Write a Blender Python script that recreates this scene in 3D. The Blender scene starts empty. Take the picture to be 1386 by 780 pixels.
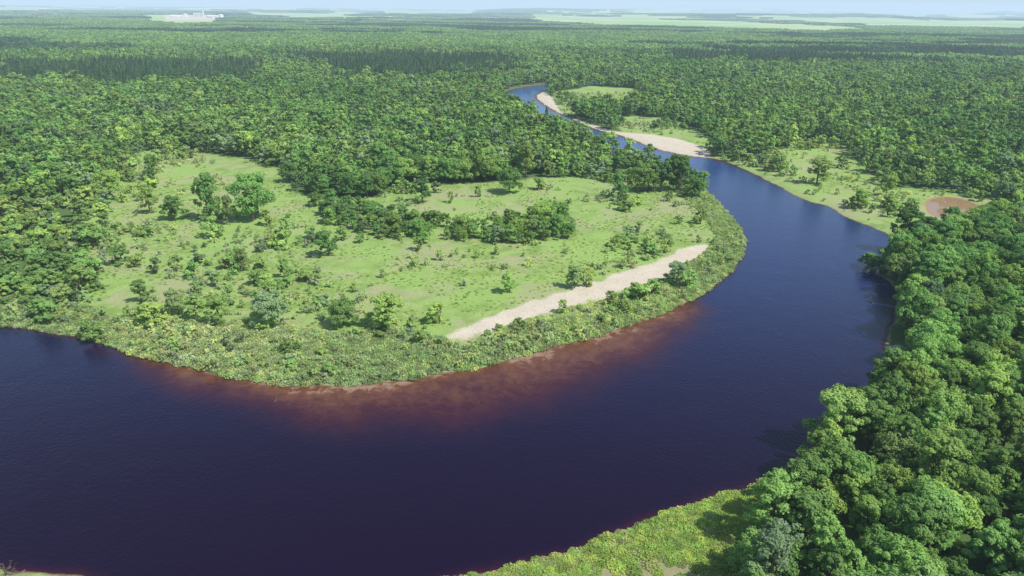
import bpy, math, time
import numpy as np
from mathutils import Vector, Matrix
T0=time.time()
rng=np.random.default_rng(7)
sc=bpy.context.scene
# ---------------------------------------------------------------- camera
CH=100.0; PITCH=math.atan((390-12)/924.0); ROLL=math.radians(0.6)
F0=np.array([0,math.cos(PITCH),-math.sin(PITCH)]); R0=np.array([1.,0,0]); U0=np.array([0,math.sin(PITCH),math.cos(PITCH)])
RR=math.cos(ROLL)*R0+math.sin(ROLL)*U0; UU=-math.sin(ROLL)*R0+math.cos(ROLL)*U0
cam=bpy.data.cameras.new('camera'); co=bpy.data.objects.new('camera',cam); sc.collection.objects.link(co)
cam.sensor_width=36; cam.lens=24.0; cam.clip_start=1; cam.clip_end=60000
m=Matrix(((RR[0],UU[0],-F0[0],0),(RR[1],UU[1],-F0[1],0),(RR[2],UU[2],-F0[2],CH),(0,0,0,1)))
co.matrix_world=m; sc.camera=co
def G(pts):
    p=np.atleast_2d(np.array(pts,float)); xc=(p[:,0]-693)/924; yc=-(p[:,1]-390)/924
    d=F0[None]+xc[:,None]*RR+yc[:,None]*UU
    t=CH/(-d[:,2]); return np.stack([d[:,0]*t,d[:,1]*t],1)
# ---------------------------------------------------------------- maths helpers
def chaikin(p,n,closed=True):
    for _ in range(n):
        q=np.roll(p,-1,0); a=.75*p+.25*q; b=.25*p+.75*q
        p=np.stack([a,b],1).reshape(-1,2)
    return p
def sdf(P,poly):
    """+ inside"""
    x=P[:,0];y=P[:,1]; D=np.full(len(P),1e18); ins=np.zeros(len(P),bool)
    n=len(poly)
    for i in range(n):
        ax,ay=poly[i]; bx,by=poly[(i+1)%n]; ex=bx-ax; ey=by-ay; L=ex*ex+ey*ey+1e-9
        px=x-ax; py=y-ay
        t=np.clip((px*ex+py*ey)/L,0,1); dx=px-t*ex; dy=py-t*ey
        D=np.minimum(D,dx*dx+dy*dy)
        if ay!=by:
            c=((ay>y)!=(by>y))&(x<(ex*(y-ay)/ey+ax)); ins^=c
    D=np.sqrt(D); return np.where(ins,D,-D)
def hsh(ix,iy,s):
    h=(ix.astype(np.int64)*374761393+iy.astype(np.int64)*668265263+s*982451653)&0x7fffffff
    h=((h^(h>>13))*1274126177)&0x7fffffff
    return ((h^(h>>16))&0xffff)/65535.0
def vn(x,y,s=0):
    ix=np.floor(x);iy=np.floor(y);fx=x-ix;fy=y-iy;fx=fx*fx*(3-2*fx);fy=fy*fy*(3-2*fy)
    a=hsh(ix,iy,s);b=hsh(ix+1,iy,s);c=hsh(ix,iy+1,s);d=hsh(ix+1,iy+1,s)
    return (a*(1-fx)+b*fx)*(1-fy)+(c*(1-fx)+d*fx)*fy
def fbm(x,y,s=0,o=3):
    r=0;a=.5;t=0
    for i in range(o): r=r+a*vn(x*2**i,y*2**i,s+i*17);t+=a;a*=.5
    return r/t
def ss(a,b,x):
    t=np.clip((x-a)/(b-a),0,1);return t*t*(3-2*t)
# ---------------------------------------------------------------- plan of the place
river=chaikin(G([(-1500,400),(-600,425),(-200,425),(0,440),(60,450),(120,462),(170,478),(220,492),(300,510),(370,522),(440,525),(520,522),(600,508),(660,495),(720,478),(790,462),(860,440),(930,410),(975,385),(1004,352),(1010,325),(1000,305),(978,280),(958,260),(935,242),(890,233),(855,222),(825,206),(785,188),(745,174),(715,160),(695,146),(678,128),(696,119),(760,112),(860,107),(862,112),(790,116),(745,121),(722,130),(738,144),(765,158),(800,174),(850,186),(880,200),(925,211),(965,214),(1000,226),(1040,245),(1090,273),(1120,278),(1150,298),(1200,315),(1213,328),(1205,345),(1185,352),(1190,372),(1212,388),(1212,410),(1203,440),(1196,470),(1206,492),(1192,515),(1160,550),(1120,590),(1075,625),(1030,652),(990,662),(930,685),(850,715),(780,745),(700,765),(600,782),(400,830),(200,815),(100,777),(50,774),(0,771),(-200,735),(-700,650),(-1500,540)]),2)
sands=[G([(585,468),(640,443),(700,418),(760,400),(830,377),(890,357),(925,337),(962,333),(955,348),(912,371),(885,386),(838,399),(790,416),(740,428),(690,442),(640,459),(600,472)]),
 G([(770,160),(800,170),(835,181),(880,184),(920,191),(950,200),(968,213),(940,217),(905,209),(875,198),(850,192),(800,178),(768,163)]),
 G([(714,128),(735,124),(748,134),(754,148),(770,160),(760,162),(735,149),(718,139)]),
 G([(690,121),(740,114),(840,108),(842,110),(760,117),(705,122)]),
 G([(1182,474),(1224,468),(1228,500),(1204,530),(1178,516)])]
sands=[chaikin(s,1) for s in sands]
pad=G([(222,21),(302,21),(304,27),(224,28)])
meadow=G([(135,262),(165,222),(200,208),(260,208),(340,220),(375,232),(392,262),(430,275),(500,272),(560,252),(640,250),(700,245),(800,242),(850,238),(900,244),(950,262),(1000,300),(1025,330),(1015,360),(980,395),(930,422),(860,450),(790,475),(660,505),(520,535),(370,535),(170,495),(-60,450),(-60,405),(60,405),(100,380),(85,330),(110,290)])
marsh=G([(955,212),(1010,216),(1060,203),(1090,196),(1150,200),(1165,235),(1200,256),(1250,260),(1300,262),(1360,274),(1360,305),(1300,326),(1215,332),(1195,325),(1140,300),(1100,280),(1040,252)])
strip=G([(750,127),(800,119),(862,121),(890,138),(850,150),(800,153),(768,157)])
strip2=G([(830,160),(895,162),(940,178),(980,200),(950,202),(900,193),(850,184)])
nearbank=G([(560,800),(780,740),(930,680),(1030,646),(1052,668),(1050,700),(1010,740),(1000,790),(990,900),(300,900),(-300,900),(-500,700),(0,760)])
pond=chaikin(G([(1252,276),(1268,269),(1296,270),(1320,281),(1334,293),(1300,298),(1260,297)]),2)
band=G([(425,268),(470,282),(520,290),(580,306),(650,312),(720,300),(765,298),(772,330),(700,334),(620,334),(560,330),(500,322),(455,312),(425,290)])
shore=G([(-80,398),(60,420),(150,436),(220,448),(300,452),(400,456),(500,458),(580,462),(630,474),(700,448),(800,424),(860,408),(905,388),(945,362),(972,335),(968,305),(945,278),(925,250),(1040,300),(1040,360),(980,400),(860,455),(660,510),(450,540),(170,500),(-80,455)])
shoal=G([(120,470),(200,530),(320,575),(430,605),(540,620),(660,612),(780,585),(870,545),(940,485),(985,420),(930,395),(700,440),(400,470)])
dry=G([(800,790),(830,768),(880,760),(930,770),(960,800),(900,840),(800,840)])
fields=[G([(715,22),(860,26),(1010,31),(1160,38),(1190,44),(1100,45),(960,41),(800,36),(720,31)]),
 G([(1030,26),(1200,28),(1400,33),(1400,42),(1260,39),(1120,34)]),
 G([(185,22),(310,23),(300,34),(245,38),(195,32)]),
 G([(330,17),(480,20),(460,25),(340,23)]), G([(-100,13),(60,14),(60,17),(-100,17)]), G([(860,19),(1200,24),(1200,26),(860,21)]), G([(520,17),(640,18),(640,20),(520,19.5)])]
def zones(P):
    P=np.asarray(P,float); x,y=P[:,0],P[:,1]
    r=np.hypot(x,y); z={}
    z['r']=r
    near=r<2600
    sd=np.full(len(P),300.0); q=P[near]
    w=(fbm(q[:,0]/9,q[:,1]/9,3)-.5)*3.0
    sd[near]=-sdf(q,river)+w*ss(0,60,np.abs(q[:,1]))
    z['sd']=sd
    def f(poly,lim=3000,amp=8,sc_=12,s=5):
        o=np.full(len(P),-300.0); k=r<lim; qq=P[k]
        o[k]=sdf(qq,poly)+(fbm(qq[:,0]/sc_,qq[:,1]/sc_,s)-.5)*amp; return o
    z['meadow']=f(meadow,amp=16,sc_=22); z['marsh']=f(marsh,amp=22,sc_=22); z['strip']=np.maximum(f(strip,amp=30,sc_=35),f(strip2,amp=20,sc_=25)); z['nb']=f(nearbank,400,4)
    z['dry']=f(dry,200,5,6)
    z['pond']=f(pond,900,2); z['band']=f(band,600,10); z['shore']=f(shore,600,12,14); z['shoal']=f(shoal,600,10,15)
    sa=f(pad,9000,20,60)
    sa[r<3000]=-300
    for s,a in zip(sands,(5,6,3,3,2)): sa=np.maximum(sa,f(s,2600,a,7))
    z['sand']=sa
    open_=np.maximum.reduce([z['meadow'],z['marsh'],z['strip'],z['nb']])
    open_=np.where((x<15)&(y<135),30,open_)
    z['open']=open_
    fl=np.full(len(P),-300.)
    for s in fields:
        k=r>2500; fl[k]=np.maximum(fl[k],sdf(P[k],s))
    # far farmland mosaic
    mos=fbm(x/900,y/500,31,2)
    k=(r>5200); fl[k]=np.maximum(fl[k],np.where(mos[k]>.49+.16*(1-ss(5200,9000,r[k])),60.,-300.))
    z['field']=fl
    return z
def height(P,z):
    x,y=P[:,0],P[:,1]; sd=z['sd']; r=z['r']
    land=1.3*(1-np.exp(-np.maximum(sd,0)/5.0))+.5*(fbm(x/40,y/40,9)-.5)*ss(2,30,sd)
    wat=-2.5*(1-np.exp(np.minimum(sd,0)/6.0))
    h=np.where(sd>0,land,wat)
    h=h-ss(-2,3,z['pond'])*1.6*(sd>0)
    h=h+ss(3,9,fbm(x/500,y/500,40,2)*10)*6*ss(500,2500,r)
    hl=fbm(x/3500,y/1800,12,3)
    h=h+ss(7000,16000,r)*np.maximum(hl-.42,0)*420*(.45+.55*ss(-3000,6000,x))
    return h
# ---------------------------------------------------------------- node helpers
class NT:
    def __init__(s,nt): s.t=nt; s.t.nodes.clear()
    def n(s,k,**kw):
        n=s.t.nodes.new(k)
        for a,b in kw.items(): setattr(n,a,b)
        return n
    def l(s,a,b): s.t.links.new(a,b)
    def put(s,sock,v):
        if isinstance(v,bpy.types.NodeSocket): s.l(v,sock)
        elif isinstance(v,(tuple,list)) and len(v)==3 and sock.type=='RGBA': sock.default_value=(*v,1)
        else: sock.default_value=v
    def mix(s,f,a,b,mode='MIX'):
        n=s.n('ShaderNodeMix',data_type='RGBA',blend_type=mode); s.put(n.inputs[0],f); s.put(n.inputs[6],a); s.put(n.inputs[7],b); return n.outputs[2]
    def m(s,op,a,b=0.0,c=0.0):
        n=s.n('ShaderNodeMath',operation=op); s.put(n.inputs[0],a); s.put(n.inputs[1],b)
        if op in('MULTIPLY_ADD',): s.put(n.inputs[2],c)
        return n.outputs[0]
    def noise(s,scale,detail=3,rough=.55,vec=None,dist=0):
        n=s.n('ShaderNodeTexNoise'); n.inputs['Scale'].default_value=scale; n.inputs['Detail'].default_value=detail; n.inputs['Roughness'].default_value=rough; n.inputs['Distortion'].default_value=dist
        if vec is not None: s.l(vec,n.inputs['Vector'])
        return n.outputs[0]
    def attr(s,name): return s.n('ShaderNodeAttribute',attribute_name=name).outputs['Fac']
    def ramp(s,v,a,b,c=0.0,d=1.0):
        n=s.n('ShaderNodeMapRange',interpolation_type='SMOOTHSTEP'); s.put(n.inputs[0],v)
        for i,q in enumerate((a,b,c,d)): n.inputs[i+1].default_value=q
        return n.outputs[0]
def newmat(name):
    mt=bpy.data.materials.new(name); mt.use_nodes=True; return mt,NT(mt.node_tree)
def foliage(name,c1,c2,silver=(.22,.30,.20),silver_p=.9,transl=.34,inst=True):
    mt,t=newmat(name)
    pos=t.n('ShaderNodeNewGeometry').outputs['Position']
    tint=t.attr('tint')
    c=t.mix(tint,c1,c2)
    if inst:
        rnd=t.n('ShaderNodeObjectInfo').outputs['Random']
    else: rnd=t.attr('kind')
    r2=t.m('FRACT',t.m('MULTIPLY',rnd,7.31)); r3=t.m('FRACT',t.m('MULTIPLY',rnd,23.7))
    big=t.noise(.006,3,vec=pos)
    if silver_p<1:
        sn=t.noise(.013,2,vec=pos)
        sv=t.m('ADD',rnd,t.ramp(sn,.52,.72,0,.45))
        c=t.mix(t.m('MULTIPLY',t.ramp(sv,silver_p,silver_p+.05),.65),c,silver)
    c=t.mix(t.m('MULTIPLY',t.ramp(r2,.4,1),.55),c,(c2[0]*1.45,c2[1]*1.12,c2[2]*.9))
    hs=t.n('ShaderNodeHueSaturation'); t.l(c,hs.inputs['Color']); hs.inputs['Saturation'].default_value=.97
    t.l(t.ramp(big,.35,.65,.512,.485),hs.inputs['Hue'])
    t.l(t.m('MULTIPLY',t.ramp(r3,0,1,.78,1.32),t.ramp(big,.3,.7,.92,1.2)),hs.inputs['Value'])
    d=t.n('ShaderNodeBsdfDiffuse'); t.l(hs.outputs[0],d.inputs[0])
    tr=t.n('ShaderNodeBsdfTranslucent'); t.l(t.mix(1.0,hs.outputs[0],(1.15,1.3,.5),'MULTIPLY'),tr.inputs[0])
    mx=t.n('ShaderNodeMixShader'); mx.inputs[0].default_value=transl; t.l(d.outputs[0],mx.inputs[1]); t.l(tr.outputs[0],mx.inputs[2])
    o=t.n('ShaderNodeOutputMaterial'); t.l(mx.outputs[0],o.inputs[0]); return mt
M_dec=foliage('leaf_foliage',(.115,.24,.068),(.25,.42,.115))
M_light=foliage('young_leaf_foliage',(.17,.30,.08),(.32,.48,.145),silver_p=.8)
M_con=foliage('needle_foliage',(.05,.12,.06),(.10,.20,.085),silver_p=2)
M_shrub=foliage('willow_foliage',(.27,.38,.15),(.42,.53,.25),silver=(.45,.49,.34),silver_p=.65,transl=.42)
M_far=foliage('distant_foliage',(.115,.235,.07),(.24,.41,.115),silver_p=.95,inst=False)
M_blos=foliage('blossom_foliage',(.25,.28,.2),(.6,.6,.52),silver_p=2)
M_grass=foliage('grass_foliage',(.22,.36,.07),(.36,.49,.13),silver=(.38,.38,.20),silver_p=.85,transl=.35)
mt,t=newmat('bark'); M_bark=mt
b=t.n('ShaderNodeBsdfDiffuse'); o=t.n('ShaderNodeOutputMaterial'); t.l(t.mix(t.noise(6),(.07,.055,.04),(.2,.17,.13)),b.inputs[0]); t.l(b.outputs[0],o.inputs[0])
mt,t=newmat('bleached_wood'); M_wood=mt
b=t.n('ShaderNodeBsdfDiffuse'); o=t.n('ShaderNodeOutputMaterial'); t.l(t.mix(t.noise(3),(.08,.06,.05),(.24,.21,.17)),b.inputs[0]); t.l(b.outputs[0],o.inputs[0])
mt,t=newmat('painted_metal_cladding'); M_white=mt
b=t.n('ShaderNodeBsdfDiffuse'); o=t.n('ShaderNodeOutputMaterial'); t.l(t.mix(t.noise(.1),(.62,.63,.64),(.78,.78,.78)),b.inputs[0]); t.l(b.outputs[0],o.inputs[0])
# ---------------------------------------------------------------- mesh helpers
def mkmesh(name,V,Fq,mats,matidx=None,attrs=None,smooth=False):
    me=bpy.data.meshes.new(name); V=np.asarray(V,np.float32); Fq=np.asarray(Fq,np.int32)
    me.vertices.add(len(V)); me.vertices.foreach_set('co',V.ravel())
    k=Fq.shape[1]; n=len(Fq)
    me.loops.add(n*k); me.loops.foreach_set('vertex_index',Fq.ravel())
    me.polygons.add(n); me.polygons.foreach_set('loop_start',np.arange(n,dtype=np.int32)*k)
    try: me.polygons.foreach_set('loop_total',np.full(n,k,np.int32))
    except Exception: pass
    for mm in mats: me.materials.append(mm)
    if matidx is not None: me.polygons.foreach_set('material_index',np.asarray(matidx,np.int32))
    if attrs:
        for a,v in attrs.items():
            at=me.attributes.new(a,'FLOAT','POINT'); at.data.foreach_set('value',np.asarray(v,np.float32))
    me.update(calc_edges=True)
    me.polygons.foreach_set('use_smooth',np.full(n,smooth))
    return me
def quads(C,N,S,r):
    n=len(C); N=N/np.linalg.norm(N,axis=1,keepdims=True)
    a=r.normal(size=(n,3)); A=np.cross(N,a); A/=np.linalg.norm(A,axis=1,keepdims=True)+1e-9; B=np.cross(N,A)
    S=S[:,None]*.5; asp=r.uniform(.6,1.0,(n,1)); A=A*S; B=B*S*asp
    bend=N*S*r.uniform(-.4,.4,(n,1))
    V=np.stack([C-A*.9-B*.5,C+A*.2-B+bend,C+A+B*.4,C-A*.3+B-bend],1).reshape(-1,3)
    return V,np.arange(n*4).reshape(-1,4)
def tube(p0,p1,r0,r1,k=6):
    p0=np.array(p0,float);p1=np.array(p1,float);d=p1-p0;d/=np.linalg.norm(d)
    a=np.cross(d,[0.3,1,.2]);a/=np.linalg.norm(a);b=np.cross(d,a)
    an=np.arange(k)*2*np.pi/k; c=np.cos(an)[:,None]*a+np.sin(an)[:,None]*b
    V=np.concatenate([p0+c*r0,p1+c*r1]); F=[(i,(i+1)%k,k+(i+1)%k,k+i) for i in range(k)]
    return V,np.array(F)
class Acc:
    def __init__(s): s.V=[];s.F=[];s.M=[];s.T=[];s.n=0
    def add(s,V,F,mi,tint):
        s.V.append(V);s.F.append(F+s.n);s.M.append(np.full(len(F),mi));s.T.append(np.broadcast_to(tint,(len(V),)).astype(float) if np.ndim(tint)==0 else tint);s.n+=len(V)
    def mesh(s,name,mats): return mkmesh(name,np.concatenate(s.V),np.concatenate(s.F),mats,np.concatenate(s.M),{'tint':np.concatenate(s.T)})
def crown_pts(r,H,R,nl,nleaf,size,base=.3,lob=(.26,.42),flat=.85,sub=0):
    u=r.uniform(0,1,nl); u[:2]=(.9,.97)
    prof=np.sin(np.pi*(u*.72+.22))**.6
    th=r.uniform(0,2*np.pi,nl)+np.arange(nl)*2.4; rad=R*prof*.74*np.sqrt(r.uniform(.25,1.15,nl))
    lr=R*r.uniform(*lob,nl)
    c=np.stack([np.cos(th)*rad,np.sin(th)*rad,H*base+(H*(1-base)-lr*.8)*u],1); c0=c
    lt=r.uniform(.15,.85,nl)
    if sub:
        ns=nl*sub; si=np.repeat(np.arange(nl),sub)
        d=r.normal(size=(ns,3)); d[:,2]=d[:,2]*.8+.35; d/=np.linalg.norm(d,axis=1,keepdims=True)
        c=c[si]+d*(lr[si]*r.uniform(.55,1.15,ns))[:,None]*np.array([1.05,1.05,.75])
        lt=np.clip(lt[si]+r.uniform(-.25,.25,ns),0,1); lr=lr[si]*r.uniform(.24,.5,ns); outer=d
    li=r.choice(len(c),nleaf,p=lr**2/np.sum(lr**2))
    d=r.normal(size=(nleaf,3)); d[:,2]=d[:,2]*.9+.35; d/=np.linalg.norm(d,axis=1,keepdims=True)
    q=r.uniform(.55,1.15,nleaf) if sub else r.uniform(.7,1.1,nleaf)
    P=c[li]+d*(lr[li]*q)[:,None]*np.array([1,1,flat])
    N=d*.8+r.normal(size=(nleaf,3))*.4; N[:,2]+=.6
    if sub: N+=outer[li]*.5
    tint=np.clip(lt[li]*.6+r.uniform(0,.5,nleaf),0,1)
    return P,N,size*r.uniform(.6,1.35,nleaf),tint,c0
def tree_mesh(name,seed,H,R,nl,nleaf,size,mat,base=.3,limbs=True,lob=(.26,.42),multi=1,sub=0):
    r=np.random.default_rng(seed); a=Acc()
    P,N,S,T,c=crown_pts(r,H,R,nl,nleaf,size,base,lob,sub=sub)
    V,F=quads(P,N,S,r); a.add(V,F,0,np.repeat(T,4))
    tr=.022*H+.05
    for k in range(multi):
        off=np.array([r.normal()*.25,r.normal()*.25,0])*(multi>1)
        top=np.array([r.normal()*.3,r.normal()*.3,H*(base+.3)])+off*2
        mid=(off+top)/2+np.array([r.normal()*.15,r.normal()*.15,0])
        V,F=tube(off-np.array([0,0,.6]),mid,tr,tr*.75); a.add(V,F,1,.5)
        V,F=tube(mid,top,tr*.75,tr*.4); a.add(V,F,1,.5)
    if limbs:
        for cc in c[:12]:
            s=mid+(top-mid)*r.uniform(-.3,1); V,F=tube(s,cc,tr*.35,tr*.1,4); a.add(V,F,1,.5)
    return a.mesh(name,[mat,M_bark])
def conifer_mesh(name,seed,H,R,n,size):
    r=np.random.default_rng(seed); a=Acc()
    u=r.uniform(0,1,n)**1.35; u=np.round(u*11)/11+r.uniform(-.03,.03,n); z=H*(.15+.85*np.clip(u,0,1))
    th=r.uniform(0,2*np.pi,n); rr=R*(1-np.clip(u,0,.98))**.8*r.uniform(.5,1.08,n)*(1+.15*np.sin(th*5+u*30))
    P=np.stack([np.cos(th)*rr,np.sin(th)*rr,z-rr*.25],1)
    N=np.stack([np.cos(th)*.6,np.sin(th)*.6,np.full(n,.8)],1)+r.normal(size=(n,3))*.3
    V,F=quads(P,N,size*r.uniform(.7,1.3,n),r); a.add(V,F,0,np.repeat(r.uniform(0,1,n),4))
    V,F=tube((0,0,-.5),(0,0,H*.95),.25,.04); a.add(V,F,1,.5)
    return a.mesh(name,[M_con,M_bark])
def proto(col,me):
    o=bpy.data.objects.new(me.name,me); col.objects.link(o); return o
def coll(name): return bpy.data.collections.new(name)
near=coll('near_tree_kinds'); young=coll('young_tree_kinds'); mid=coll('mid_tree_kinds'); patch=coll('woodland_patch_kinds'); shr=coll('shrub_kinds'); gr=coll('tuft_kinds'); sg=coll('sedge_kinds')
hi=[]; hiL=[]; lightm=[]
specs=[(15,5.6,13,9000),(14,6.6,17,10500),(18,5.2,15,9000),(12,5.0,11,8000),(16.5,6.2,18,11000),(13,4.0,9,6500)]
for i,(H,R,nl,nf) in enumerate(specs):
    me=tree_mesh('broadleaf_%02d'%i,100+i,H,R,nl,nf,.52,M_dec,base=.2,lob=(.3,.5),sub=9); proto(near,me); hi.append(me)
    m2=me.copy(); m2.name='meadow_shrub_%02d'%i; m2.materials[0]=M_light; hiL.append(m2)
for i,(H,R,nl,nf) in enumerate([(6,2.9,8,2400),(5,3.0,9,2400),(7,2.7,9,2600),(4,2.6,8,2000)]):
    me=tree_mesh('young_tree_%02d'%i,150+i,H,R,nl,nf,.42,M_light,base=.1,lob=(.32,.52),sub=5,multi=2); proto(young,me); lightm.append(me)
for i,(H,R,nl,nf) in enumerate(specs):
    proto(mid,tree_mesh('broadleaf_mid_%02d'%i,200+i,H,R*1.1,int(nl*.8),800,1.4,M_dec,base=.25,limbs=False,lob=(.32,.5),sub=3))
proto(mid,conifer_mesh('conifer_mid_06',5,17,3.8,480,1.3)); proto(mid,conifer_mesh('conifer_mid_07',6,15,3.4,420,1.2))
shm=[]
for i,(H,R,nl,nf) in enumerate([(2.2,1.5,8,420),(3.0,1.7,9,520),(1.6,1.6,8,380)]):
    me=tree_mesh('willow_shrub_%02d'%i,300+i,H,R,nl,nf,.3,M_shrub,base=.1,limbs=False,lob=(.3,.5),multi=3,sub=3); proto(shr,me); shm.append(me)
for i in range(3):
    r=np.random.default_rng(400+i); n=260; th=r.uniform(0,6.283,n); q=np.sqrt(r.uniform(0,1,n))*1.3
    P=np.stack([np.cos(th)*q,np.sin(th)*q,r.uniform(.05,.7,n)*(1.2-q*.6)],1)
    V,F=quads(P,r.normal(size=(n,3))*.5+np.array([0,0,.9]),r.uniform(.15,.4,n),r); tt={'tint':np.repeat(r.uniform(0,1,n),4)}
    proto(gr,mkmesh('tuft_%02d'%i,V,F,[M_grass],None,tt)); proto(sg,mkmesh('sedge_%02d'%i,V,F,[M_shrub],None,tt))
for i in range(5):
    r=np.random.default_rng(500+i); Vs=[];Fs=[];Ts=[];Ks=[];n0=0; W=46
    pts=[(x+r.uniform(-3,3),y+r.uniform(-3,3)) for x in np.arange(-W,W,8.6) for y in np.arange(-W,W,8.6)]
    con=i==4
    for (x,y) in pts:
        if math.hypot(x,y)>W+2: continue
        H=r.uniform(10,16); R=r.uniform(4.2,6.6)
        if con: R*=.65;H*=1.1
        P,N,S,T,c=crown_pts(r,H,R,6,60,3.0,.3,(.4,.6)); P+=np.array([x,y,0])
        V,F=quads(P,N,S,r); Vs.append(V);Fs.append(F+n0);n0+=len(V);Ts.append(np.repeat(T*(.3 if con else 1),4));Ks.append(np.full(len(V),r.uniform(0,.55) if con else r.uniform()))
    proto(patch,mkmesh('woodland_patch_%02d'%i,np.concatenate(Vs),np.concatenate(Fs),[M_con if con else M_far],None,{'tint':np.concatenate(Ts),'kind':np.concatenate(Ks)}))
def instancer(name,col,P,rot,scl,idx):
    n=len(P); me=bpy.data.meshes.new(name); me.vertices.add(n); me.vertices.foreach_set('co',np.asarray(P,np.float32).ravel())
    a=me.attributes.new('rot','FLOAT_VECTOR','POINT'); R=np.zeros((n,3),np.float32); R[:,2]=rot; a.data.foreach_set('vector',R.ravel())
    a=me.attributes.new('scl','FLOAT_VECTOR','POINT'); a.data.foreach_set('vector',np.asarray(scl,np.float32).ravel())
    a=me.attributes.new('idx','INT','POINT'); a.data.foreach_set('value',np.asarray(idx,np.int32))
    ob=bpy.data.objects.new(name,me); sc.collection.objects.link(ob)
    ng=bpy.data.node_groups.new(name+'_scatter','GeometryNodeTree')
    ng.interface.new_socket('Geometry',in_out='INPUT',socket_type='NodeSocketGeometry'); ng.interface.new_socket('Geometry',in_out='OUTPUT',socket_type='NodeSocketGeometry')
    gi=ng.nodes.new('NodeGroupInput'); go=ng.nodes.new('NodeGroupOutput'); ip=ng.nodes.new('GeometryNodeInstanceOnPoints'); ci=ng.nodes.new('GeometryNodeCollectionInfo')
    ci.inputs['Collection'].default_value=col; ci.inputs['Separate Children'].default_value=True; ci.inputs['Reset Children'].default_value=True
    def at(nm,ty):
        q=ng.nodes.new('GeometryNodeInputNamedAttribute'); q.data_type=ty; q.inputs['Name'].default_value=nm; return q.outputs['Attribute']
    L=ng.links.new; L(gi.outputs[0],ip.inputs['Points']); L(ci.outputs[0],ip.inputs['Instance']); ip.inputs['Pick Instance'].default_value=True
    L(at('idx','INT'),ip.inputs['Instance Index']); L(at('rot','FLOAT_VECTOR'),ip.inputs['Rotation']); L(at('scl','FLOAT_VECTOR'),ip.inputs['Scale'])
    L(ip.outputs[0],go.inputs[0])
    md=ob.modifiers.new('scatter','NODES'); md.node_group=ng; return ob
def jgrid(x0,x1,y0,y1,s,r,j=.42):
    X,Y=np.meshgrid(np.arange(x0,x1,s),np.arange(y0,y1,s)); P=np.stack([X.ravel(),Y.ravel()],1); return P+r.uniform(-j,j,P.shape)*s
def sector(P,r0,r1,a=50):
    r=np.hypot(P[:,0],P[:,1]); an=np.degrees(np.abs(np.arctan2(P[:,0],P[:,1]+60))); return P[(r>=r0)&(r<r1)&(an<a)]
def pick(P,z,ok): return P[ok],{k:v[ok] for k,v in z.items()}
# forest trees
def forest(P,marg):
    z=zones(P); ok=(z['sd']>marg)&(z['open']<0)&(z['sand']<-2)&(z['pond']<-3)&(z['field']<0)
    return pick(P,z,ok)
def stand(P,n,r):
    s=.60+.5*fbm(P[:,0]/60,P[:,1]/60,77)+r.uniform(-.26,.28,n)
    return s
leftlow=G([(-300,330),(-60,285),(40,262),(110,245),(150,262),(140,300),(100,340),(130,400),(60,440),(-300,450)])
P,z=forest(sector(jgrid(-420,420,20,460,6.8,rng,.5),60,430,56),2.0)
P,z=pick(P,z,sdf(P,leftlow)<0)
n=len(P); s=stand(P,n,rng)
lt=ss(-60,-130,P[:,0])*(P[:,1]<420); s=s*(1-.25*lt)
S3=np.stack([s*rng.uniform(.9,1.15,n),s*rng.uniform(.9,1.15,n),s*rng.uniform(.88,1.12,n)],1)
instancer('riverside_forest',near,np.c_[P,height(P,z)],rng.uniform(0,6.28,n),S3,rng.integers(0,6,n))
P=jgrid(-460,0,150,460,5.0,rng,.5); z=zones(P); P,z=pick(P,z,(sdf(P,leftlow)>-1)&(z['sd']>3)&(z['shore']<4)&(fbm(P[:,0]/18,P[:,1]/18,33)>.36)); n=len(P)
s=rng.uniform(.6,1.6,n)*(.6+.8*fbm(P[:,0]/25,P[:,1]/25,3)); instancer('young_woodland',young,np.c_[P,height(P,z)],rng.uniform(0,6.28,n),np.stack([s*1.15,s*1.15,s],1),rng.integers(0,4,n))
P,z=forest(sector(jgrid(-1700,1700,200,1800,7.4,rng),430,1750,48),2.5)
n=len(P); s=stand(P,n,rng)
conz=G([(380,80),(700,84),(720,104),(600,122),(400,112)]); conz2=G([(-50,90),(350,96),(360,118),(-50,128)]); conz3=G([(850,72),(1400,80),(1400,95),(900,92)])
cm=np.maximum.reduce([sdf(P,conz),sdf(P,conz2),sdf(P,conz3)])+(fbm(P[:,0]/80,P[:,1]/80,5)-.5)*260-20
idx=np.where((cm>0)|(rng.uniform(size=n)<.03),rng.integers(6,8,n),rng.integers(0,6,n))
S3=np.stack([s*rng.uniform(.9,1.15,n),s*rng.uniform(.9,1.15,n),s*rng.uniform(.88,1.12,n)],1)
instancer('woodland',mid,np.c_[P,height(P,z)],rng.uniform(0,6.28,n),S3,idx)
P=np.concatenate([sector(jgrid(-6000,6000,1000,6200,74,rng),1790,5500,47),sector(jgrid(-14000,14000,3000,14500,120,rng),5500,14000,45)])
P,z=forest(P,3); n=len(P)
idx=np.where(fbm(P[:,0]/700,P[:,1]/300,8,2)>.58,4,rng.integers(0,4,n))
big=np.where(z['r']>5500,1.7,1.05)
instancer('distant_woodland',patch,np.c_[P,height(P,z)],rng.uniform(0,6.28,n),np.stack([big,big,rng.uniform(.85,1.15,n)],1),idx)
# band of young trees in the meadow
P=jgrid(-150,150,180,420,4.6,rng); z=zones(P); P,z=pick(P,z,(z['band']>0)&(z['sd']>5)&(rng.uniform(size=len(P))<.62)); n=len(P)
s=rng.uniform(.28,.62,n); instancer('meadow_thicket',near,np.c_[P,height(P,z)],rng.uniform(0,6.28,n),np.stack([s*1.1,s*1.1,s],1),rng.integers(0,6,n))
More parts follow.
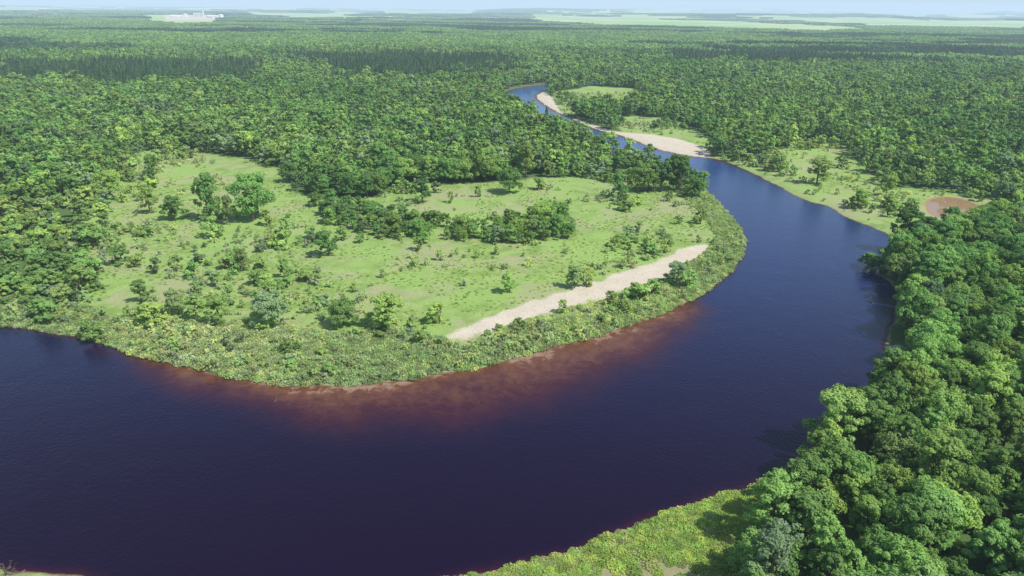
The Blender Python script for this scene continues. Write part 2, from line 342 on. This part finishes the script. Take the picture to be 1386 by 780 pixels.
# shore willows and sedge
P=jgrid(-330,230,120,420,1.7,rng); z=zones(P); P,z=pick(P,z,(z['shore']>0)&(z['sd']>.9)&(z['sand']<-.5)&(fbm(P[:,0]/12,P[:,1]/12,21)+rng.uniform(-.2,.2,len(P))>.44)); n=len(P)
s=rng.uniform(.35,1.1,n)*(.5+1.0*fbm(P[:,0]/25,P[:,1]/25,4)); instancer('shore_willow_thicket',shr,np.c_[P,height(P,z)],rng.uniform(0,6.28,n),np.stack([s,s,s],1),rng.integers(0,3,n))
P=jgrid(-330,230,120,420,1.3,rng,.5); z=zones(P); P,z=pick(P,z,(z['shore']>-3)&(z['sd']>.5)&(z['sand']<.3)); n=len(P)
s=rng.uniform(.6,1.3,n); instancer('shore_sedge',sg,np.c_[P,height(P,z)],rng.uniform(0,6.28,n),np.stack([s,s,s*1.5],1),rng.integers(0,3,n))
P=jgrid(-330,230,120,420,7,rng,.5); z=zones(P); P,z=pick(P,z,(z['shore']>-6)&(z['sd']>4)&(z['sand']<-2)&(fbm(P[:,0]/20,P[:,1]/20,91)>.57)); n=len(P)
s=rng.uniform(.35,.8,n); instancer('shore_bushes',young,np.c_[P,height(P,z)],rng.uniform(0,6.28,n),np.stack([s*1.1,s*1.1,s],1),rng.integers(0,4,n))
# scattered meadow shrubs, clustered
P=jgrid(-330,420,180,900,3.0,rng,.5); z=zones(P)
cl=fbm(P[:,0]/38,P[:,1]/38,61,2)*.55+fbm(P[:,0]/9,P[:,1]/9,62,2)*.45
cl=cl+.03*ss(-60,-140,P[:,0])+.03*((z['marsh']>0)|(z['strip']>0))
P,z=pick(P,z,((z['meadow']>0)|(z['marsh']>0)|(z['strip']>0))&(z['shore']<0)&(z['sd']>3)&(z['sand']<-2)&(z['pond']<-2)&(cl+rng.uniform(-.11,.11,len(P))>.61)); n=len(P)
s=.2+1.5*rng.uniform(0,1,n)**2.5; instancer('meadow_scrub',shr,np.c_[P,height(P,z)],rng.uniform(0,6.28,n),np.stack([s,s,s],1),rng.integers(0,3,n))
P=jgrid(-330,420,180,900,6,rng,.5); z=zones(P)
cl=fbm(P[:,0]/30,P[:,1]/30,65,3)+.025*ss(-60,-150,P[:,0])+.05*((z['marsh']>0)|(z['strip']>0))
P,z=pick(P,z,((z['meadow']>0)|(z['marsh']>2)|(z['strip']>2))&(z['shore']<0)&(z['sd']>5)&(z['sand']<-3)&(z['pond']<-4)&(cl+rng.uniform(-.08,.08,len(P))>.655)); n=len(P)
s=.25+.95*rng.uniform(0,1,n)**1.8; s=s*np.where(z['r']>380,1.35,1); instancer('meadow_bushes',young,np.c_[P,height(P,z)],rng.uniform(0,6.28,n),np.stack([s*1.1,s*1.1,s],1),rng.integers(0,4,n))
# grass tufts
P=np.concatenate([jgrid(-60,130,80,190,1.0,rng),jgrid(-260,230,185,420,2.2,rng,.5)]); z=zones(P)
P,z=pick(P,z,((z['meadow']>0)|(z['nb']>-3))&(z['sd']>.6)&(z['sand']<-1)&(z['shore']<0)&((z['nb']>-3)|(fbm(P[:,0]/14,P[:,1]/14,55)>.5))&((z['dry']<0)|(rng.uniform(size=len(P))<.15))); n=len(P)
s=np.where(z['nb']>-3,rng.uniform(.4,1.2,n)*(.6+.8*fbm(P[:,0]/6,P[:,1]/6,57)),rng.uniform(.15,.6,n)); instancer('tall_grass',gr,np.c_[P,height(P,z)],rng.uniform(0,6.28,n),np.stack([s,s,s*.8],1),rng.integers(0,3,n))
# ---------------------------------------------------------------- single trees and shrubs
def place(kind,me,u,v,hpx,wide=1.0):
    p=G([(u,v)]); z=zones(p); h=float(height(p,z)[0]); x,y=p[0]
    depth=x*0+y*F0[1]+(-CH)*F0[2]; hm=hpx*depth/924*1.12
    base=max(q.co.z for q in me.vertices) if me.name not in HT else HT[me.name]
    HT[me.name]=base; s=hm/base
    o=bpy.data.objects.new(kind,me); sc.collection.objects.link(o); o.location=(x,y,h); o.scale=(s*wide,s*wide,s); o.rotation_euler=(0,0,rng.uniform(0,6.28)); return o
HT={}
bl=tree_mesh('blossom_mesh',77,10,4.5,18,4000,.6,M_blos,base=.2)
for i,(u,v,h,w) in enumerate([(283,302,58,.8),(343,302,60,.95),(312,308,38,.6),(446,350,34,1.1),(150,274,38,1),(107,300,32,1.2),(210,247,32,.8),(690,264,32,1.1),(572,277,30,1.2),(840,272,34,.9),(940,270,26,1.2),(205,292,34,1.1),(235,302,30,1.3),(735,310,32,1.2),(1105,252,32,1.5),(1198,268,30,.8),(1165,285,24,1),(895,262,40,1.2),(915,262,44,1.1),(870,262,36,1.2),(1240,245,36,1.5),(1178,366,24,1.7)]):
    place('broadleaf_tree',hi[i%6],u,v,h,w)
for i,(u,v,h,w) in enumerate([(368,447,46,1.2),(298,443,38,1.1),(268,438,36,1.2),(243,430,34,1.0),(210,447,32,1.4),(193,414,30,1.2),(466,445,36,1.2),(527,449,44,1.5),(594,442,26,1.4),(330,370,27,.9),(387,380,24,1.1),(350,388,18,1.2),(241,372,22,1),(262,380,22,.9),(213,374,20,1.1),(188,366,17,1),(690,400,27,1),(777,394,30,1.3),(792,392,24,1.2),(915,388,28,1.4),(928,392,24,1.3),(860,410,24,1.5),(884,404,22,1.4),(878,346,16,1.1),(904,336,12,1.2),(384,338,22,1.5),(480,400,14,1),(302,368,14,1),(430,390,14,1.3),(290,324,26,1),(647,270,14,1),(728,260,16,1),(178,318,14,1),(204,324,14,1.1),(905,276,14,1),(130,340,26,1.3),(160,360,24,1.5),(560,366,12,1),(610,278,14,1),(130,460,24,1.2),(60,440,30,1.6)]):
    if h>26: place('round_shrub',hiL[(i*5+1)%6],u,v,h,w*.95)
    else: place('round_shrub',lightm[i%4],u,v,h,w*.9)
place('blossoming_tree',bl,497,236,26,1.0)
# ---------------------------------------------------------------- driftwood
def drift(u,v,L,seed,rise=.35,n=7):
    r=np.random.default_rng(seed); a=Acc(); p=G([(u,v)])[0]
    th=r.uniform(0,6.28); d=np.array([math.cos(th),math.sin(th),0]); q=np.array([0,0,.05]); rr=.035*L
    for k in range(5):
        q2=q+d*L/5+np.array([r.normal()*.06*L,r.normal()*.06*L,r.uniform(0,.05)*L]); V,F=tube(q,q2,rr,rr*.8); a.add(V,F,0,.5)
        for j in range(n//3):
            e=q2+np.array([r.normal()*.2*L,r.normal()*.2*L,r.uniform(.1,rise)*L]); V,F=tube(q2,e,rr*.4,rr*.1,4); a.add(V,F,0,.5)
            for jj in range(2):
                g=e+np.array([r.normal()*.09*L,r.normal()*.09*L,r.uniform(0,.12)*L]); V,F=tube(e,g,rr*.14,rr*.04,3); a.add(V,F,0,.5)
        q=q2; rr*=.8
    o=bpy.data.objects.new('driftwood_log',a.mesh('driftwood_log',[M_wood])); sc.collection.objects.link(o)
    z=zones(p[None]); o.location=(p[0],p[1],max(0.0,float(height(p[None],z)[0])))
for a_ in [(803,490,4,1),(372,545,3,2,.1),(1182,412,5,12),(14,768,6,5,.5,12),(34,772,4,6),(925,748,3,8,.1),(705,760,3,9,.1),(1188,520,6,10),(190,478,4,13,.2),(120,460,5,11)]: drift(*a_)
# ---------------------------------------------------------------- industrial plant on the horizon
def box(a,x0,x1,y0,y1,z0,z1,gable=0):
    V=[(x0,y0,z0),(x1,y0,z0),(x1,y1,z0),(x0,y1,z0),(x0,y0,z1),(x1,y0,z1),(x1,y1,z1),(x0,y1,z1)]
    F=[(0,1,5,4),(1,2,6,5),(2,3,7,6),(3,0,4,7)]
    if gable:
        ym=(y0+y1)/2; V+=[(x0,ym,z1+gable),(x1,ym,z1+gable)]; F+=[(4,5,9,8),(6,7,8,9),(4,8,7,7),(5,6,9,9)]
    else: F+=[(4,5,6,7)]
    a.add(np.array(V,float),np.array(F),0,.5)
def plant(u,v,seed,kind):
    r=np.random.default_rng(seed); a=Acc(); p=G([(u,v)])[0]
    if kind=='warehouse':
        box(a,-70,70,-30,30,0,16,8); box(a,-30,30,-52,-30.5,0,10,0); box(a,72,100,-20,20,0,30,6)
    else:
        for k in range(5):
            x=k*22-44; V,F=tube((x,0,0),(x,0,32),9.5,9.5,14); a.add(V,F,0,.5); V,F=tube((x,0,32.01),(x,0,38),9.5,1,14); a.add(V,F,0,.5)
        box(a,-54,54,-3,3,40,44); box(a,60,74,-8,8,0,52,4)
    o=bpy.data.objects.new('grain_silos' if kind!='warehouse' else 'warehouse_building',a.mesh(kind,[M_white])); sc.collection.objects.link(o)
    z=zones(p[None]); o.location=(p[0],p[1],float(height(p[None],z)[0])); o.rotation_euler=(0,0,r.uniform(-.4,.4)); o.scale=(.85,.85,.85)
plant(240,24,1,'warehouse'); plant(268,23,2,'silo'); plant(290,25,3,'warehouse'); plant(60,13.5,4,'warehouse')
# ---------------------------------------------------------------- ground sheet (polar grid)
rad=np.concatenate([[4,15,30],np.geomspace(50,1500,520),np.geomspace(1530,34000,130)])
ang=np.radians(np.concatenate([np.linspace(-180,-53,26)[:-1],np.linspace(-53,53,560),np.linspace(53,180,26)[1:-1]]))
A,Rg=np.meshgrid(ang,rad); P=np.stack([(np.sin(A)*Rg).ravel(),(np.cos(A)*Rg).ravel()],1)
z=zones(P); h=height(P,z); nr,na=A.shape
I=np.arange(nr*na).reshape(nr,na); J=np.roll(I,-1,1)
F=np.stack([I[:-1],J[:-1],J[1:],I[1:]],-1).reshape(-1,4)[:,::-1]
mt,t=newmat('ground_cover')
pos=t.n('ShaderNodeNewGeometry').outputs['Position']
n1=t.noise(.02,5,.6,pos); n2=t.noise(.15,5,.65,pos); n3=t.noise(1.3,4,.7,pos); n4=t.noise(.035,5,.65,pos,.6)
g=t.mix(t.ramp(n2,.35,.65),(.19,.30,.07),(.31,.41,.14)); g=t.mix(t.ramp(n1,.42,.62),g,t.mix(n3,(.22,.37,.08),(.33,.45,.15)))
g=t.mix(t.m('MULTIPLY',t.ramp(n4,.47,.62),.65),g,(.37,.345,.21))
g=t.mix(t.m('MULTIPLY',t.ramp(n3,.45,.7),.4),g,(.14,.20,.07))
sd=t.attr('sd'); sand=t.attr('sand'); op=t.attr('open'); fl=t.attr('field')
g=t.mix(t.m('MULTIPLY',t.ramp(t.attr('shore'),-2,4),.8),g,(.25,.33,.14))
g=t.mix(t.ramp(t.m('ADD',t.attr('dry'),t.m('MULTIPLY',n3,4)),0,4),g,t.mix(n2,(.20,.22,.09),(.36,.30,.20)))
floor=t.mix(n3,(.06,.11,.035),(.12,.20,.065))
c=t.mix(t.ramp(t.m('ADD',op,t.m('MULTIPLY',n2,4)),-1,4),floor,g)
n5=t.noise(.0012,2,.5,pos); fc=t.mix(t.ramp(n5,.4,.6),(.25,.43,.13),(.43,.48,.25))
c=t.mix(t.ramp(fl,-10,10),c,fc)
sc1=t.mix(n2,(.46,.39,.30),(.66,.59,.48)); sc1=t.mix(t.m('MULTIPLY',t.ramp(n3,.5,.7),.5),sc1,(.30,.28,.17))
c=t.mix(t.ramp(t.m('ADD',sand,t.m('MULTIPLY',t.m('SUBTRACT',n3,.5),9)),-.8,.8),c,sc1)
wet=t.ramp(t.m('ADD',sd,t.m('MULTIPLY',t.m('SUBTRACT',n2,.5),6)),1.4,.2)
c=t.mix(wet,c,t.mix(t.ramp(sd,0,1.5),(.13,.085,.055),(.36,.28,.20)))
c=t.mix(t.ramp(t.attr('pond'),-2.5,-.5),c,(.30,.19,.11))
b=t.n('ShaderNodeBsdfDiffuse'); t.l(c,b.inputs[0]); bp=t.n('ShaderNodeBump'); bp.inputs['Strength'].default_value=.6; bp.inputs['Distance'].default_value=.4; t.l(n3,bp.inputs['Height']); t.l(bp.outputs[0],b.inputs['Normal'])
o=t.n('ShaderNodeOutputMaterial'); t.l(b.outputs[0],o.inputs[0])
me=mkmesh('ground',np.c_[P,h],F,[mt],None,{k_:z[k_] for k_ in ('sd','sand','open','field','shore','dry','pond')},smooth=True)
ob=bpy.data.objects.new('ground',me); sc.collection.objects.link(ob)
# water sheet
k=np.where((rad>=30)&(rad<2300))[0]; k0,k1=k[0],k[-1]+1
sub=I[k0:k1]; Pw=P[sub.ravel()]; nw=k1-k0; I2=np.arange(nw*na).reshape(nw,na); 
J2=np.roll(I2,-1,1); F2=np.stack([I2[:-1],J2[:-1],J2[1:],I2[1:]],-1).reshape(-1,4)[:,::-1]
sdw=z['sd'][sub.ravel()]; sh=ss(-8,24,z['shoal'][sub.ravel()])*np.exp(np.minimum(sdw,0)/20.0)
ish=np.maximum(sh,.3*np.exp(np.minimum(sdw,0)/1.4))
up=ss(330,500,Pw[:,1]); ish=np.maximum(ish,up*.5*np.exp(np.minimum(sdw,0)/4))
keep=(sdw[F2]<3).any(1); F2=F2[keep]; used=np.unique(F2); remap=np.full(len(Pw),-1); remap[used]=np.arange(len(used)); F2=remap[F2]
mt,t=newmat('river_water')
pos=t.n('ShaderNodeNewGeometry').outputs['Position']
s=t.attr('shallow'); nb=t.noise(.045,4,.55,pos,.6); nb2=t.noise(.3,4,.65,pos,.5)
s2=t.m('MULTIPLY',s,t.m('MULTIPLY',t.ramp(nb,.3,.65,.82,1.18),t.ramp(nb2,.35,.65,.85,1.12)))
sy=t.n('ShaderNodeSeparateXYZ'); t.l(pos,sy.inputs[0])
deep_sky=t.mix(t.ramp(sy.outputs['Y'],110,330),(.0075,.0016,.0165),(.011,.024,.098))  # bluer with distance: sky reflection painted into the deep-water base colour
deep_sky=t.mix(t.ramp(sy.outputs['Y'],300,700),deep_sky,(.04,.115,.32))
c=t.mix(t.ramp(s2,.0,.45),deep_sky,(.048,.011,.019))
c=t.mix(t.ramp(s2,.3,.95),c,t.mix(nb2,(.11,.036,.017),(.16,.070,.036)))
c=t.mix(t.ramp(s2,.88,1.12),c,(.28,.18,.125))
b=t.n('ShaderNodeBsdfPrincipled'); t.l(c,b.inputs['Base Color']); b.inputs['Roughness'].default_value=.1; b.inputs['IOR'].default_value=1.33
w1=t.noise(.9,3,.6,pos); w2=t.noise(.12,2,.5,pos)
bp=t.n('ShaderNodeBump'); bp.inputs['Strength'].default_value=.4; bp.inputs['Distance'].default_value=.3; t.l(t.m('ADD',w1,w2),bp.inputs['Height']); t.l(bp.outputs[0],b.inputs['Normal'])
o=t.n('ShaderNodeOutputMaterial'); t.l(b.outputs[0],o.inputs[0])
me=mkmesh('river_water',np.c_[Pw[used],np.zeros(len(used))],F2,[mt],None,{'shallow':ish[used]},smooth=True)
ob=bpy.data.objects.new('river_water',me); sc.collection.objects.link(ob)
# pond
mt,t=newmat('muddy_water'); b=t.n('ShaderNodeBsdfPrincipled'); b.inputs['Base Color'].default_value=(.32,.20,.11,1); b.inputs['Roughness'].default_value=.08; b.inputs['IOR'].default_value=1.33; o=t.n('ShaderNodeOutputMaterial'); t.l(b.outputs[0],o.inputs[0])
cpt=pond.mean(0); pp=(pond-cpt)*1.15+cpt; me=bpy.data.meshes.new('pond_water'); me.from_pydata([(a,b_,.75) for a,b_ in pp],[],[list(range(len(pp)))]); me.materials.append(mt)
sc.collection.objects.link(bpy.data.objects.new('pond_water',me))
# ---------------------------------------------------------------- haze: thin absorbing volume, airlight put in as even emission
mt=bpy.data.materials.new('emissive_haze'); mt.use_nodes=True; t=NT(mt.node_tree)
ab=t.n('ShaderNodeVolumeAbsorption'); ab.inputs[0].default_value=(0,0,0,1); ab.inputs[1].default_value=.00008
em=t.n('ShaderNodeEmission'); em.inputs[0].default_value=(.60,.80,1.0,1); em.inputs[1].default_value=.00008
ad=t.n('ShaderNodeAddShader'); t.l(ab.outputs[0],ad.inputs[0]); t.l(em.outputs[0],ad.inputs[1]); o=t.n('ShaderNodeOutputMaterial'); t.l(ad.outputs[0],o.inputs['Volume'])
me=bpy.data.meshes.new('haze'); X=33000; zz=(-60,420)
me.from_pydata([(x,y,q) for q in zz for x,y in ((-X,-2000),(X,-2000),(X,X),(-X,X))],[],[(0,3,2,1),(4,5,6,7),(0,1,5,4),(1,2,6,5),(2,3,7,6),(3,0,4,7)]); me.materials.append(mt)
sc.collection.objects.link(bpy.data.objects.new('haze',me))
# ---------------------------------------------------------------- light
sd_=Vector((.85,-.45,0)).normalized(); el=math.radians(53); sv=Vector((sd_.x*math.cos(el),sd_.y*math.cos(el),math.sin(el)))
L=bpy.data.lights.new('sun','SUN'); L.energy=5.0; L.angle=math.radians(.5); L.color=(1,.97,.90)
lo=bpy.data.objects.new('sun',L); sc.collection.objects.link(lo); lo.rotation_euler=(-sv).to_track_quat('-Z','Y').to_euler()
w=bpy.data.worlds.new('World'); sc.world=w; w.use_nodes=True; t=NT(w.node_tree)
sk=t.n('ShaderNodeTexSky',sky_type='NISHITA'); sk.sun_disc=False; sk.sun_elevation=el; sk.sun_rotation=math.atan2(sv.x,sv.y); sk.air_density=1.0; sk.dust_density=1.0; sk.ozone_density=2.0
bg=t.n('ShaderNodeBackground'); bg.inputs[1].default_value=.14; t.l(sk.outputs[0],bg.inputs[0]); o=t.n('ShaderNodeOutputWorld'); t.l(bg.outputs[0],o.inputs[0])
sc.view_settings.view_transform='Standard'; sc.view_settings.look='None'; sc.view_settings.exposure=0
print('built in',time.time()-T0)
